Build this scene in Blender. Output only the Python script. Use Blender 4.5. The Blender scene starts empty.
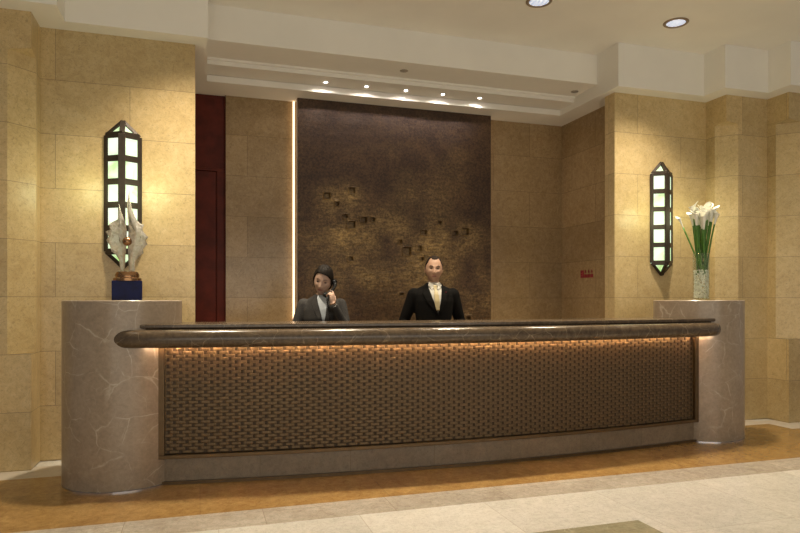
import bpy, bmesh, math, random
from mathutils import Vector, Matrix, noise, Euler
from mathutils.bvhtree import BVHTree
random.seed(7)
PI = math.pi
S = bpy.context.scene
COL = S.collection

# ------------------------------------------------------------------ camera, world, lights, exposure
YAW = math.atan(200/640)
cam_d = bpy.data.cameras.new('camera'); cam = bpy.data.objects.new('camera', cam_d); COL.objects.link(cam)
cam.location = (0, 0, 1.3); cam.rotation_euler = (PI/2, 0, -YAW)
cam_d.sensor_width = 36; cam_d.lens = 640/800*36; cam_d.shift_y = 33.5/800
cam_d.clip_start = .05
S.camera = cam
S.view_settings.view_transform = 'Standard'; S.view_settings.look = 'None'
S.view_settings.gamma = 1; S.view_settings.use_curve_mapping = False
S.view_settings.exposure = 0.0
W = bpy.data.worlds.new('lobby_air'); S.world = W; W.use_nodes = True
W.node_tree.nodes['Background'].inputs[0].default_value = (1, .93, .84, 1)
W.node_tree.nodes['Background'].inputs[1].default_value = .19

WARM = (1, .86, .65)
def spot(x, y, z, watts, ang=115, blend=.9, col=WARM, size=.05, aim=None):
    l = bpy.data.lights.new('spot_light', 'SPOT'); l.energy = watts; l.color = col
    l.spot_size = math.radians(ang); l.spot_blend = blend; l.shadow_soft_size = size
    o = bpy.data.objects.new('spot_light', l); COL.objects.link(o); o.location = (x, y, z)
    if aim: o.rotation_euler = (Vector(aim)-Vector((x, y, z))).to_track_quat('-Z', 'Y').to_euler()
    return o
DOWNLIGHTS = [(-.07, 5.05, 400), (1.40, 5.05, 370), (2.87, 5.05, 370), (4.34, 5.05, 400), (-1.54, 4.3, 20), (5.81, 4.3, 60),
              (-.8, 1.6, 90), (.67, 1.6, 90), (2.13, 1.6, 90), (3.6, 1.6, 90), (5.07, 1.6, 90)]
for x, y, w in DOWNLIGHTS: spot(x, y, 3.93, w, ang=(100 if y > 4 else 76), blend=1, size=.07)
TRAYSPOTS = [1.25, 1.69, 2.13, 2.56, 3.0]
for x in TRAYSPOTS: spot(x, 6.60, 3.558, 4.5, ang=168, blend=.35, col=(1, .90, .84), size=.015)
# added unseen fill aimed up to brighten the ceiling and bulkheads
la = bpy.data.lights.new('lobby_fill', 'AREA'); la.shape = 'RECTANGLE'; la.size = 9; la.size_y = 5; la.energy = 230; la.color = (1, .92, .78)
lo = bpy.data.objects.new('lobby_fill', la); COL.objects.link(lo); lo.location = (1.5, -3.0, .8); lo.rotation_euler = (math.radians(128), 0, 0)

# ------------------------------------------------------------------ node helpers
def mat(name, rough=.5, metal=0, spec=.5):
    m = bpy.data.materials.new(name); m.use_nodes = True
    b = m.node_tree.nodes['Principled BSDF']
    b.inputs['Roughness'].default_value = rough; b.inputs['Metallic'].default_value = metal
    b.inputs['Specular IOR Level'].default_value = spec
    return m, m.node_tree, b
def N(t, typ, **kw):
    n = t.nodes.new(typ)
    for k, v in kw.items():
        if k.startswith('i_'): n.inputs[k[2:].replace('_', ' ')].default_value = v
        else: setattr(n, k, v)
    return n
def ramp(t, stops, src):
    r = t.nodes.new('ShaderNodeValToRGB'); e = r.color_ramp.elements
    while len(e) < len(stops): e.new(.5)
    for el, (p, c) in zip(e, stops): el.position = p; el.color = (*c, 1) if len(c) == 3 else c
    t.links.new(src, r.inputs[0]); return r.outputs[0]
def mixc(t, fac, a, b, mode='MIX'):
    m = t.nodes.new('ShaderNodeMix'); m.data_type = 'RGBA'; m.blend_type = mode
    for s, v in ((m.inputs[0], fac), (m.inputs[6], a), (m.inputs[7], b)):
        if hasattr(v, 'links'): t.links.new(v, s)
        elif isinstance(v, (int, float)): s.default_value = v
        else: s.default_value = (*v, 1)
    return m.outputs[2]
def math_(t, op, a, b=0.0):
    m = t.nodes.new('ShaderNodeMath'); m.operation = op
    for s, v in ((m.inputs[0], a), (m.inputs[1], b)):
        if hasattr(v, 'links'): t.links.new(v, s)
        else: s.default_value = v
    return m.outputs[0]
def bump(t, b, h, strength=.3, dist=.01):
    n = N(t, 'ShaderNodeBump'); n.inputs['Strength'].default_value = strength; n.inputs['Distance'].default_value = dist
    t.links.new(h, n.inputs['Height']); t.links.new(n.outputs[0], b.inputs['Normal'])
def noise_(t, vec, scale, detail=4, rough=.55, dist=0.0):
    n = N(t, 'ShaderNodeTexNoise'); n.inputs['Scale'].default_value = scale; n.inputs['Detail'].default_value = detail
    n.inputs['Roughness'].default_value = rough; n.inputs['Distortion'].default_value = dist
    if vec is not None: t.links.new(vec, n.inputs['Vector'])
    return n.outputs['Fac']
def plain(name, col, rough=.5, metal=0, spec=.5, var=.12, scale=18, bmp=0.0):
    m, t, b = mat(name, rough, metal, spec)
    tc = N(t, 'ShaderNodeTexCoord')
    f = noise_(t, tc.outputs['Object'], scale)
    lo_ = tuple(c*(1-var) for c in col); hi = tuple(min(1, c*(1+var)) for c in col)
    t.links.new(ramp(t, [(.3, lo_), (.7, hi)], f), b.inputs['Base Color'])
    if bmp: bump(t, b, f, bmp, .004)
    return m
def emit(name, col, strength):
    m, t, b = mat(name)
    b.inputs['Base Color'].default_value = (*col, 1)
    b.inputs['Emission Color'].default_value = (*col, 1); b.inputs['Emission Strength'].default_value = strength
    return m
def limestone(name, base, dark, light, joint_w=1.12, joint_h=.44, rough=.28, coords='UV', mortar=.004, off=.5, jcol=(.13, .09, .045), vo=.0, xo=.0, fleck=.3):
    m, t, b = mat(name, rough)
    tc = N(t, 'ShaderNodeTexCoord'); v = tc.outputs[coords]; ob = tc.outputs['Object']
    n1 = noise_(t, ob, 2.2, 5, .6, .4); n2 = noise_(t, ob, 16, 8, .68, .9); n3 = noise_(t, ob, 48, 6, .7, .3)
    c = ramp(t, [(.30, dark), (.52, base), (.72, light)], n1)
    c = mixc(t, .55, c, ramp(t, [(.34, dark), (.5, base), (.68, light)], n2))
    # small dark fossil flecks and fine veins
    fl = ramp(t, [(.56, (0, 0, 0)), (.63, (1, 1, 1))], n3)
    c = mixc(t, math_(t, 'MULTIPLY', fl, fleck), c, tuple(x*.45 for x in dark))
    vn = noise_(t, ob, 6.5, 9, .75, 1.4)
    vv = math_(t, 'ABSOLUTE', math_(t, 'SUBTRACT', vn, .5))
    ve = ramp(t, [(.0, (1, 1, 1)), (.014, (0, 0, 0))], vv)
    c = mixc(t, math_(t, 'MULTIPLY', ve, .38), c, tuple(x*.5 for x in dark))
    vn2 = noise_(t, ob, 17, 5, .6, 2.2)
    ve2 = ramp(t, [(.0, (1, 1, 1)), (.022, (0, 0, 0))], math_(t, 'ABSOLUTE', math_(t, 'SUBTRACT', vn2, .56)))
    c = mixc(t, math_(t, 'MULTIPLY', ve2, .34), c, tuple(x*.6 for x in dark))
    mp = N(t, 'ShaderNodeMapping'); mp.inputs['Location'].default_value = (xo, vo, 0); t.links.new(v, mp.inputs[0])
    br = N(t, 'ShaderNodeTexBrick'); br.offset = off; br.offset_frequency = 2
    t.links.new(mp.outputs[0], br.inputs['Vector'])
    br.inputs['Scale'].default_value = 1; br.inputs['Mortar Size'].default_value = mortar/2; br.inputs['Mortar Smooth'].default_value = .2
    br.inputs['Brick Width'].default_value = joint_w; br.inputs['Row Height'].default_value = joint_h
    br.inputs['Color1'].default_value = (.86, .86, .86, 1); br.inputs['Color2'].default_value = (1.06, 1.06, 1.06, 1); br.inputs['Mortar'].default_value = (1, 1, 1, 1)
    c = mixc(t, 1.0, c, br.outputs['Color'], 'MULTIPLY')
    c = mixc(t, math_(t, 'MULTIPLY', br.outputs['Fac'], .75), c, jcol)
    t.links.new(c, b.inputs['Base Color'])
    h = math_(t, 'SUBTRACT', math_(t, 'MULTIPLY', n3, .06), br.outputs['Fac'])
    bump(t, b, h, .35, .004)
    return m
def veined(name, base, dark, vein, rough=.22, scale=2.2, vfac=.7, cols=None):
    """polished marble with thin light veins; cols = (angular seam period) unused"""
    m, t, b = mat(name, rough)
    tc = N(t, 'ShaderNodeTexCoord'); ob = tc.outputs['Object']
    n1 = noise_(t, ob, scale*1.3, 6, .6, .6)
    c = ramp(t, [(.3, dark), (.7, base)], n1)
    nn = N(t, 'ShaderNodeTexNoise'); nn.inputs['Scale'].default_value = 2.0; nn.inputs['Detail'].default_value = 4; t.links.new(ob, nn.inputs['Vector'])
    wv = mixc(t, .22, ob, nn.outputs['Color'])
    for sc, th, k in ((scale, .022, vfac), (scale*2.6, .018, vfac*.45)):
        vo = N(t, 'ShaderNodeTexVoronoi'); vo.feature = 'DISTANCE_TO_EDGE'; vo.inputs['Scale'].default_value = sc
        t.links.new(wv, vo.inputs['Vector'])
        ln = ramp(t, [(0, (1, 1, 1)), (th, (0, 0, 0))], vo.outputs['Distance'])
        brk = ramp(t, [(.42, (0, 0, 0)), (.62, (1, 1, 1))], noise_(t, ob, sc*1.1, 3))
        c = mixc(t, math_(t, 'MULTIPLY', math_(t, 'MULTIPLY', ln, brk), k), c, vein)
    fine = noise_(t, ob, 40, 5, .7)
    c = mixc(t, .35, c, ramp(t, [(.35, tuple(x*.6 for x in dark)), (.65, base)], fine))
    t.links.new(c, b.inputs['Base Color'])
    return m

M = {}
M['wall'] = limestone('cream_limestone', (.58, .435, .215), (.48, .34, .155), (.66, .52, .29), vo=-.005, fleck=.38)
M['back'] = limestone('shaded_limestone', (.36, .25, .128), (.28, .185, .088), (.45, .325, .18), joint_w=.98, joint_h=.44, rough=.2, vo=-.005)  # recess stone; its lower light is put into the darker colour
M['gold_floor'] = limestone('golden_marble', (.35, .205, .070), (.25, .135, .038), (.48, .31, .12), joint_w=1.2, joint_h=1.2, coords='Object', mortar=.002, rough=.17)
M['band_floor'] = limestone('pale_grey_marble', (.47, .42, .35), (.34, .29, .23), (.60, .55, .47), joint_w=.79, xo=.42, joint_h=4, coords='Object', mortar=.005, rough=.2, off=0, jcol=(.25, .2, .15))
M['main_floor'] = limestone('ivory_marble', (.68, .66, .605), (.58, .555, .50), (.76, .745, .70), joint_w=.82, joint_h=.82, xo=.72, vo=-.49, coords='Object', mortar=.004, rough=.16, off=0, jcol=(.38, .33, .26))
M['inset_floor'] = veined('green_brown_marble', (.36, .33, .22), (.24, .22, .14), (.55, .51, .38), rough=.2, scale=7)
M['pale_floor'] = plain('pale_border_marble', (.56, .50, .42), .25, var=.1, scale=6)
M['pedestal'] = veined('grey_brown_marble', (.39, .305, .225), (.30, .23, .165), (.66, .58, .47), rough=.28, scale=5.5, vfac=.95)
M['counter'] = veined('dark_brown_marble', (.13, .09, .055), (.06, .04, .024), (.46, .37, .26), rough=.2, scale=9, vfac=.6)
M['plinth'] = limestone('plinth_marble', (.25, .19, .13), (.19, .14, .095), (.31, .24, .17), joint_w=.657, xo=.242, joint_h=4, coords='UV', mortar=.004, rough=.3, off=0)
M['paint'] = plain('beige_paint', (.81, .78, .71), .75, var=.03, scale=2)
M['paint2'] = plain('grey_beige_plastic', (.32, .28, .23), .6, var=.03)
M['bronze'] = plain('bronze_strip', (.125, .083, .043), .4, metal=.55, var=.28, scale=60)
M['bronze_shaded'] = plain('shaded_bronze_strip', (.045, .028, .014), .5, metal=.5, var=.4, scale=50)  # uprights; shade of the weave's holes is put into the colour
M['frame'] = plain('bronze_frame', (.12, .075, .035), .38, metal=.6, var=.15)
M['iron'] = plain('dark_bronze_frame', (.045, .033, .024), .45, metal=.4, var=.2)
M['redwood'] = plain('dark_red_wood', (.10, .014, .007), .5, spec=.25, var=.25, scale=9)
M['blue'] = plain('dark_blue_glass', (.0008, .0035, .055), .3, spec=.15, var=.3)
M['goldm'] = plain('polished_bronze', (.30, .165, .08), .22, metal=.9, var=.1)
M['shadowgap'] = plain('dark_gap', (.03, .02, .012), .8)
M['red'] = plain('red_sign', (.25, .006, .02), .4, var=.05)
M['redtxt'] = plain('pale_red_mark', (.42, .09, .08), .4, var=.05)
m, t, b = mat('warm_led_strip'); tc = N(t, 'ShaderNodeTexCoord'); sx = N(t, 'ShaderNodeSeparateXYZ'); t.links.new(tc.outputs['Object'], sx.inputs[0])
fr_ = math_(t, 'FRACT', math_(t, 'MULTIPLY', sx.outputs[0], 1/.0853)); on = math_(t, 'LESS_THAN', fr_, .2)
b.inputs['Emission Color'].default_value = (1, .60, .30, 1); t.links.new(math_(t, 'MULTIPLY', on, 330), b.inputs['Emission Strength']); M['led'] = m; M['led_end'] = emit('warm_led_end', (1, .82, .62), 42)
M['cove'] = emit('cove_light_tube', (1, .72, .45), 2.3)
M['lamp'] = emit('bright_lamp', (1, .93, .85), 14)
M['chrome'] = plain('chrome', (.7, .7, .75), .12, metal=1, var=.02)
M['ring'] = plain('brown_trim_ring', (.25, .18, .11), .4, var=.05)
M['skin_m'] = plain('skin', (.47, .285, .195), .5, var=.04, scale=30)
M['skin_w'] = plain('skin_fair', (.46, .30, .225), .5, var=.04, scale=30)
M['lip'] = plain('lips', (.30, .13, .10), .45, var=.04)
M['eye'] = plain('eyeball_darkened', (.12, .09, .075), .25, var=.02)  # socket shade is put into the eyeball colour
M['iris'] = plain('iris', (.02, .012, .008), .15, var=.02)
M['hair'] = plain('black_hair', (.010, .007, .005), .6, spec=.14, var=.4, scale=70, bmp=.5)
M['hair_b'] = plain('dark_brown_hair', (.022, .014, .009), .8, spec=.15, var=.4, scale=120, bmp=.5)
M['suit'] = plain('black_suit', (.005, .0045, .004), .9, spec=.12, var=.15, scale=60)
M['greysuit'] = plain('grey_suit', (.048, .045, .043), .85, spec=.15, var=.25, scale=140)
M['shirt'] = plain('white_shirt', (.46, .44, .39), .7, var=.04)
M['blouse'] = plain('pale_blue_blouse', (.44, .48, .52), .55, var=.05)
M['black'] = plain('black_plastic', (.01, .01, .011), .25, var=.1)
M['leather'] = plain('black_leather', (.012, .01, .01), .3, var=.1)
M['stem'] = plain('green_stem', (.075, .20, .025), .45, var=.3, scale=25)
M['petal'] = plain('white_petal', (.86, .86, .76), .5, var=.04, scale=30)
M['spadix'] = plain('yellow_spadix', (.75, .5, .06), .6)
m, t, b = mat('gold_tie', .45); tc = N(t, 'ShaderNodeTexCoord')
mp = N(t, 'ShaderNodeMapping'); mp.inputs['Rotation'].default_value = (0, .8, 0); t.links.new(tc.outputs['Object'], mp.inputs[0])
wv = N(t, 'ShaderNodeTexWave'); wv.bands_direction = 'X'; wv.inputs['Scale'].default_value = 26; t.links.new(mp.outputs[0], wv.inputs[0])
t.links.new(ramp(t, [(.4, (.36, .29, .15)), (.6, (.45, .37, .21))], wv.outputs['Fac']), b.inputs['Base Color']); M['tie'] = m
m = bpy.data.materials.new('clear_glass'); m.use_nodes = True; t = m.node_tree; t.nodes.clear()
o_ = N(t, 'ShaderNodeOutputMaterial'); mx = N(t, 'ShaderNodeMixShader'); tb = N(t, 'ShaderNodeBsdfTransparent'); gb = N(t, 'ShaderNodeBsdfGlossy'); lw = N(t, 'ShaderNodeLayerWeight')
tb.inputs[0].default_value = (.93, .96, .93, 1); gb.inputs['Roughness'].default_value = .03; lw.inputs[0].default_value = .25
t.links.new(math_(t, 'ADD', math_(t, 'MULTIPLY', lw.outputs['Facing'], .35), .04), mx.inputs[0]); t.links.new(tb.outputs[0], mx.inputs[1]); t.links.new(gb.outputs[0], mx.inputs[2]); t.links.new(mx.outputs[0], o_.inputs[0]); M['glass'] = m
m, t, b = mat('cast_crystal', .10); b.inputs['Transmission Weight'].default_value = .62; b.inputs['IOR'].default_value = 1.42
tc = N(t, 'ShaderNodeTexCoord'); f = noise_(t, tc.outputs['Object'], 26, 4, .6, .6)
t.links.new(ramp(t, [(.35, (.72, .66, .56)), (.65, (1, .97, .92))], f), b.inputs['Base Color']); bump(t, b, f, .9, .02); M['crystal'] = m
m, t, b = mat('crystal_chips', .35)
b.inputs['Base Color'].default_value = (.95, .94, .88, 1); M['chips'] = m
# lit pale green glass of the sconces, clouded like alabaster
m, t, b = mat('lit_green_glass', .3); tc = N(t, 'ShaderNodeTexCoord')
f = noise_(t, tc.outputs['Object'], 5, 4, .55, .8)
cc = ramp(t, [(.30, (.38, .62, .18)), (.45, (.72, .93, .60)), (.6, (.92, 1, .86))], f)
t.links.new(cc, b.inputs['Emission Color']); b.inputs['Base Color'].default_value = (.3, .35, .25, 1); b.inputs['Emission Strength'].default_value = 1.1; M['pane'] = m
# striped reflector of the downlights
m, t, b = mat('lit_reflector', .2); tc = N(t, 'ShaderNodeTexCoord')
wv = N(t, 'ShaderNodeTexWave'); wv.inputs['Scale'].default_value = 9; wv.inputs['Distortion'].default_value = 4; t.links.new(tc.outputs['Object'], wv.inputs[0])
cc = ramp(t, [(.2, (.35, .42, .62)), (.7, (1, 1, 1))], wv.outputs['Fac'])
t.links.new(cc, b.inputs['Emission Color']); b.inputs['Emission Strength'].default_value = .85; M['reflector'] = m
# patinated bronze relief: gilded where the metal has been rubbed
m, t, b = mat('patinated_bronze', .45, metal=.25); tc = N(t, 'ShaderNodeTexCoord'); ob = tc.outputs['Object']
at = N(t, 'ShaderNodeAttribute'); at.attribute_name = 'gilt'
n1 = noise_(t, ob, 2.0, 7, .65, .8)
mp = N(t, 'ShaderNodeMapping'); mp.inputs['Scale'].default_value = (3, 3, 14); t.links.new(ob, mp.inputs[0])
n2 = noise_(t, mp.outputs[0], 3, 8, .7, .7); n3 = noise_(t, ob, 45, 5, .7, .5)
c = ramp(t, [(.3, (.045, .022, .012)), (.55, (.080, .043, .022)), (.8, (.125, .070, .032))], n1)
g = math_(t, 'MULTIPLY', at.outputs['Fac'], ramp(t, [(.32, (.15, .15, .15)), (.62, (1, 1, 1))], n2))
c = mixc(t, g, c, (.52, .355, .145))
c = mixc(t, .65, c, ramp(t, [(.40, (.22, .19, .17)), (.60, (1.25, 1.2, 1.1))], n3), 'MULTIPLY')
t.links.new(c, b.inputs['Base Color'])
bump(t, b, math_(t, 'ADD', math_(t, 'MULTIPLY', n2, .8), math_(t, 'MULTIPLY', n3, .35)), .55, .012); M['relief'] = m

# ------------------------------------------------------------------ mesh helpers
def link(o, parent=None):
    COL.objects.link(o)
    if parent: o.parent = parent
    return o
def finish(name, bm, mats, parent=None, smooth=False, recalc=True):
    if recalc: bmesh.ops.recalc_face_normals(bm, faces=bm.faces)
    me = bpy.data.meshes.new(name); bm.to_mesh(me); bm.free()
    for mm in (mats if isinstance(mats, (list, tuple)) else [mats]): me.materials.append(mm)
    if smooth:
        for p in me.polygons: p.use_smooth = True
    return link(bpy.data.objects.new(name, me), parent)
def bevel(o, w=.003, seg=2):
    md = o.modifiers.new('bevel', 'BEVEL'); md.width = w; md.segments = seg; md.limit_method = 'ANGLE'; return o
def thing(name, label, cat, loc=(0, 0, 0), rz=0, group=None):
    o = bpy.data.objects.new(name, None); o.empty_display_size = .1; link(o)
    o.location = loc; o.rotation_euler = (0, 0, rz); return tag(o, label, cat, group)
def tag(o, label, cat, group=None, kind=None):
    o['label'] = label; o['category'] = cat
    if group: o['group'] = group
    if kind: o['kind'] = kind
    return o
def struct(o, label=None):
    o['kind'] = 'structure'
    if label: o['label'] = label
    return o
def box(bm, x0, x1, y0, y1, z0, z1, mi=0):
    v = [bm.verts.new((x, y, z)) for z in (z0, z1) for x, y in ((x0, y0), (x1, y0), (x1, y1), (x0, y1))]
    for f in ((3, 2, 1, 0), (4, 5, 6, 7), (0, 1, 5, 4), (1, 2, 6, 5), (2, 3, 7, 6), (3, 0, 4, 7)):
        bm.faces.new([v[i] for i in f]).material_index = mi
def prism(bm, pts, z0, z1, mi=0, uv=None):
    """vertical prism over a plan polygon; wall faces get metric UVs (distance along, height)"""
    a = [bm.verts.new((x, y, z0)) for x, y in pts]; c = [bm.verts.new((x, y, z1)) for x, y in pts]
    n = len(pts); bm.faces.new(a[::-1]).material_index = mi; bm.faces.new(c).material_index = mi
    u = 0
    for i in range(n):
        j = (i+1) % n; L = math.dist(pts[i], pts[j])
        f = bm.faces.new((a[i], a[j], c[j], c[i])); f.material_index = mi
        if uv is not None:
            # keep horizontal coordinate tied to position so courses line up between pieces
            ax = abs(pts[j][0]-pts[i][0]) >= abs(pts[j][1]-pts[i][1])
            for l in f.loops:
                co = l.vert.co; l[uv].uv = ((co.x if ax else co.y+co.x), co.z)
def lathe(bm, prof, cx=0, cy=0, seg=32, mi=0):
    rings = []
    for r, z in prof:
        rings.append([bm.verts.new((cx+r*math.cos(2*PI*k/seg), cy+r*math.sin(2*PI*k/seg), z)) for k in range(seg)])
    for a, c in zip(rings, rings[1:]):
        for k in range(seg):
            bm.faces.new((a[k], a[(k+1) % seg], c[(k+1) % seg], c[k])).material_index = mi
    if prof[0][0] > 1e-5: bm.faces.new(rings[0][::-1]).material_index = mi
    if prof[-1][0] > 1e-5: bm.faces.new(rings[-1]).material_index = mi
def frame_of(d):
    d = d.normalized(); a = Vector((0, 0, 1)) if abs(d.z) < .9 else Vector((1, 0, 0))
    s = d.cross(a).normalized(); return s, s.cross(d).normalized()
def tube(bm, pts, rad, seg=8, mi=0):
    pts = [Vector(p) for p in pts]
    rad = rad if isinstance(rad, (list, tuple)) else [rad]*len(pts); rings = []
    s = None
    for i, p in enumerate(pts):
        d = (pts[min(i+1, len(pts)-1)]-pts[max(i-1, 0)]).normalized()
        if s is None: s, u = frame_of(d)
        else: s = (s-d*s.dot(d)).normalized(); u = s.cross(d)
        rings.append([bm.verts.new(p+(s*math.cos(2*PI*k/seg)+u*math.sin(2*PI*k/seg))*rad[i]) for k in range(seg)])
    for a, c in zip(rings, rings[1:]):
        for k in range(seg): bm.faces.new((a[k], a[(k+1) % seg], c[(k+1) % seg], c[k])).material_index = mi
    bm.faces.new(rings[0][::-1]).material_index = mi; bm.faces.new(rings[-1]).material_index = mi
def loft(bm, rings, seg=28, p=2.0, mi=0):
    """rings: (center Vector, rx, ry) horizontal superellipses"""
    R = []
    for c, rx, ry in rings:
        c = Vector(c); row = []
        for k in range(seg):
            a = 2*PI*k/seg; ca, sa = math.cos(a), math.sin(a)
            row.append(bm.verts.new(c+Vector((rx*math.copysign(abs(ca)**(2/p), ca), ry*math.copysign(abs(sa)**(2/p), sa), 0))))
        R.append(row)
    for a, c in zip(R, R[1:]):
        for k in range(seg): bm.faces.new((a[k], a[(k+1) % seg], c[(k+1) % seg], c[k])).material_index = mi
    bm.faces.new(R[0][::-1]).material_index = mi; bm.faces.new(R[-1]).material_index = mi
def ball(bm, c, r, seg=16, mat4=None, mi=0):
    r = r if isinstance(r, (tuple, list)) else (r, r, r)
    mm = Matrix.Translation(Vector(c)) @ (mat4 or Matrix()) @ Matrix.Diagonal((*r, 1))
    ret = bmesh.ops.create_uvsphere(bm, u_segments=seg, v_segments=max(6, seg//2), radius=1, matrix=mm)
    for v in ret['verts']:
        for f in v.link_faces: f.material_index = mi
def bar(bm, a, c, w, d, nrm, mi=0):
    """rectangular bar from a to c, width w across, depth d along nrm"""
    a, c, n = Vector(a), Vector(c), Vector(nrm).normalized()
    s = (c-a).cross(n).normalized()*w/2; n = n*d/2
    v = [bm.verts.new(p+x*s+y*n) for p in (a, c) for x, y in ((-1, -1), (1, -1), (1, 1), (-1, 1))]
    for f in ((3, 2, 1, 0), (4, 5, 6, 7), (0, 1, 5, 4), (1, 2, 6, 5), (2, 3, 7, 6), (3, 0, 4, 7)):
        bm.faces.new([v[i] for i in f]).material_index = mi

# ------------------------------------------------------------------ setting: floor
C0 = 2.085                                        # centre line of the hall
def mir(x): return 2*C0-x
bm = bmesh.new()
def slab(x0, x1, y0, y1, mi):
    f = bm.faces.new([bm.verts.new((x, y, 0)) for x, y in ((x0, y0), (x1, y0), (x1, y1), (x0, y1))]); f.material_index = mi
XL, XR = -4.2, 8.6
ix0, ix1, iy0, iy1 = 1.70, 2.47, 2.42, 3.19
slab(XL, ix0, -4, 3.77, 0); slab(ix1, XR, -4, 3.77, 0); slab(ix0, ix1, -4, iy0, 0); slab(ix0, ix1, iy1, 3.77, 0)
slab(ix0, ix1, iy0, iy1, 3)
slab(XL, XR, 3.77, 4.06, 1)
slab(XL, XR, 4.06, 4.98, 2)
a1, a2 = -1.53, -.97
slab(a1, mir(a1), 4.98, 5.26, 2); slab(a2, mir(a2), 5.26, 5.55, 2)
slab(XL, a1, 4.98, 5.4, 4); slab(mir(a1), XR, 4.98, 5.4, 4)
slab(a1, a2, 5.26, 5.6, 4); slab(mir(a2), mir(a1), 5.26, 5.6, 4)
slab(a2, mir(a2), 5.55, 7.4, 4)
box(bm, XL, XR, -4, 7.4, -.12, -.004, 0)
fl = finish('floor', bm, [M['main_floor'], M['band_floor'], M['gold_floor'], M['inset_floor'], M['pale_floor']], recalc=False)
struct(fl)

# ------------------------------------------------------------------ setting: walls
def slope(bm, lo_, hi, z0, z1, uv):
    # chamfered plan (two points) closing to the square corner (one point) above
    k = 0; n = len(lo_); idx = []
    for p in lo_:
        d = [math.dist(p, q) for q in hi]; idx.append(d.index(min(d)))
    a = [bm.verts.new((x, y, z0)) for x, y in lo_]; c = [bm.verts.new((x, y, z1)) for x, y in hi]
    for i in range(n):
        j = (i+1) % n; vs = [a[i], a[j], c[idx[j]]]
        if idx[i] != idx[j]: vs.append(c[idx[i]])
        f = bm.faces.new(vs)
        for l in f.loops: l[uv].uv = (l.vert.co.x, l.vert.co.z)
def wall_side(name, f):
    bm = bmesh.new(); uv = bm.loops.layers.uv.new('UVMap')
    def poly(ch):
        k = .16
        p = [(-.02, 7.35), (-.21, 7.35)] if False else []
        p = [(-.21, 7.35), (-.21, 5.96), (-.02, 5.96), (-.02, 5.79), (-1.21, 5.79)]
        p += [(-1.21, 5.5+k), (-1.21-k, 5.5)] if ch else [(-1.21, 5.5)]
        p += [(-1.77, 5.5)]
        p += [(-1.77, 5.23+k), (-1.77-k, 5.23)] if ch else [(-1.77, 5.23)]
        p += [(-4.2, 5.23), (-4.2, 7.35)]
        return [(f(x), y) for x, y in p]
    prism(bm, poly(0), 0, .885, 0, uv); prism(bm, poly(1), .885, 3.198, 0, uv); prism(bm, poly(0), 3.222, 4.05, 0, uv)
    slope(bm, poly(1), poly(0), 3.198, 3.222, uv)
    struct(finish(name, bm, M['wall']))
wall_side('wall_left', lambda x: x-.02); wall_side('wall_right', mir)
bm = bmesh.new(); uv = bm.loops.layers.uv.new('UVMap')
prism(bm, [(.265, 7.13), (4.38, 7.13), (4.38, 7.35), (.265, 7.35)], 0, 3.6, 0, uv)
struct(finish('wall_back', bm, M['back']))
# side wall of the recess on the right gets the shade-darkened stone too
bm = bmesh.new(); uv = bm.loops.layers.uv.new('UVMap')
prism(bm, [(4.374, 5.962), (4.38, 5.962), (4.38, 7.13), (4.374, 7.13)], 0, 3.6, 0, uv)
struct(finish('trim_1', bm, M['back']))

# door in dark red wood at the left end of the recess
bm = bmesh.new(); box(bm, -.21, .255, 7.16, 7.2, 2.72, 3.6); box(bm, -.21, .255, 7.16, 7.2, 2.687, 2.72)
box(bm, .171, .255, 7.16, 7.2, 0, 2.687); box(bm, .255, .262, 7.12, 7.2, 0, 3.6); box(bm, -.21, .30, 7.2, 7.3, 0, 3.6)  # last box: backing added to stop light through the leaf gap
dr = bevel(finish('door_1', bm, M['redwood'])); struct(dr)
bm = bmesh.new(); box(bm, -.21, .164, 7.168, 7.20, 0, 2.68)
bevel(finish('door_leaf', bm, M['redwood'], dr))

# ------------------------------------------------------------------ setting: ceiling
bm = bmesh.new(); box(bm, XL, XR, -4, 7.35, 3.95, 4.1)
struct(finish('ceiling', bm, M['paint']))
def bulk(name, f):
    bm = bmesh.new()
    p = [(.065, 7.35), (.065, 5.61), (-1.02, 5.61), (-1.02, 5.32), (-1.59, 5.32), (-1.59, 5.05), (-4.2, 5.05), (-4.2, 7.35)]
    prism(bm, [(f(x), y) for x, y in p], 3.5, 3.95); struct(finish(name, bm, M['paint']))
bulk('trim_2', lambda x: x); bulk('trim_3', mir)
bm = bmesh.new()
x0, x1 = .065, mir(.065)
prism(bm, [(x0, 5.975), (x1, 5.975), (x1, 7.35), (x0, 7.35)], 3.632, 3.95)
box(bm, x0, x1, 6.43, 7.35, 3.572, 3.632); box(bm, x0, x1, 6.405, 6.43, 3.612, 3.632)
box(bm, x0, x1, 6.74, 7.35, 3.5, 3.572); box(bm, x0, x1, 6.72, 6.74, 3.5, 3.565)
struct(finish('trim_4', bm, M['paint']))

# ------------------------------------------------------------------ bronze relief panel
def reliefs():
    th = YAW; s, c = math.sin(th), math.cos(th)
    spots = [(327, 196, 6), (352, 190.5, 7), (337, 203.5, 4), (345.5, 216.5, 4), (363.5, 220, 7), (351, 225, 7.5), (373, 219.5, 3.5), (344, 230, 3), (358.5, 200, 3), (353, 199.5, 2.6),
             (423.5, 232.5, 5.5), (465, 232, 7), (407, 251, 8), (419, 248.5, 5), (439.5, 222.5, 3.4), (455.5, 233, 4), (448.5, 238, 2.8), (448.5, 243.5, 2.8),
             (400, 242, 3.4), (395.5, 259, 3), (422, 259, 3.4), (386, 256, 3), (350.5, 259, 4), (343.5, 261, 3), (402, 294, 3.2), (406, 294, 2.6), (468, 318, 4)]
    out = []
    for px, py, w in spots:
        if w < 3.2: continue
        t_ = (px-400)/640; d = 6.97/(c-t_*s)
        out.append((d*(s+t_*c), 1.3-(py-300)*d/640, w*d/640*.44))
    return out
RS = reliefs()
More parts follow.
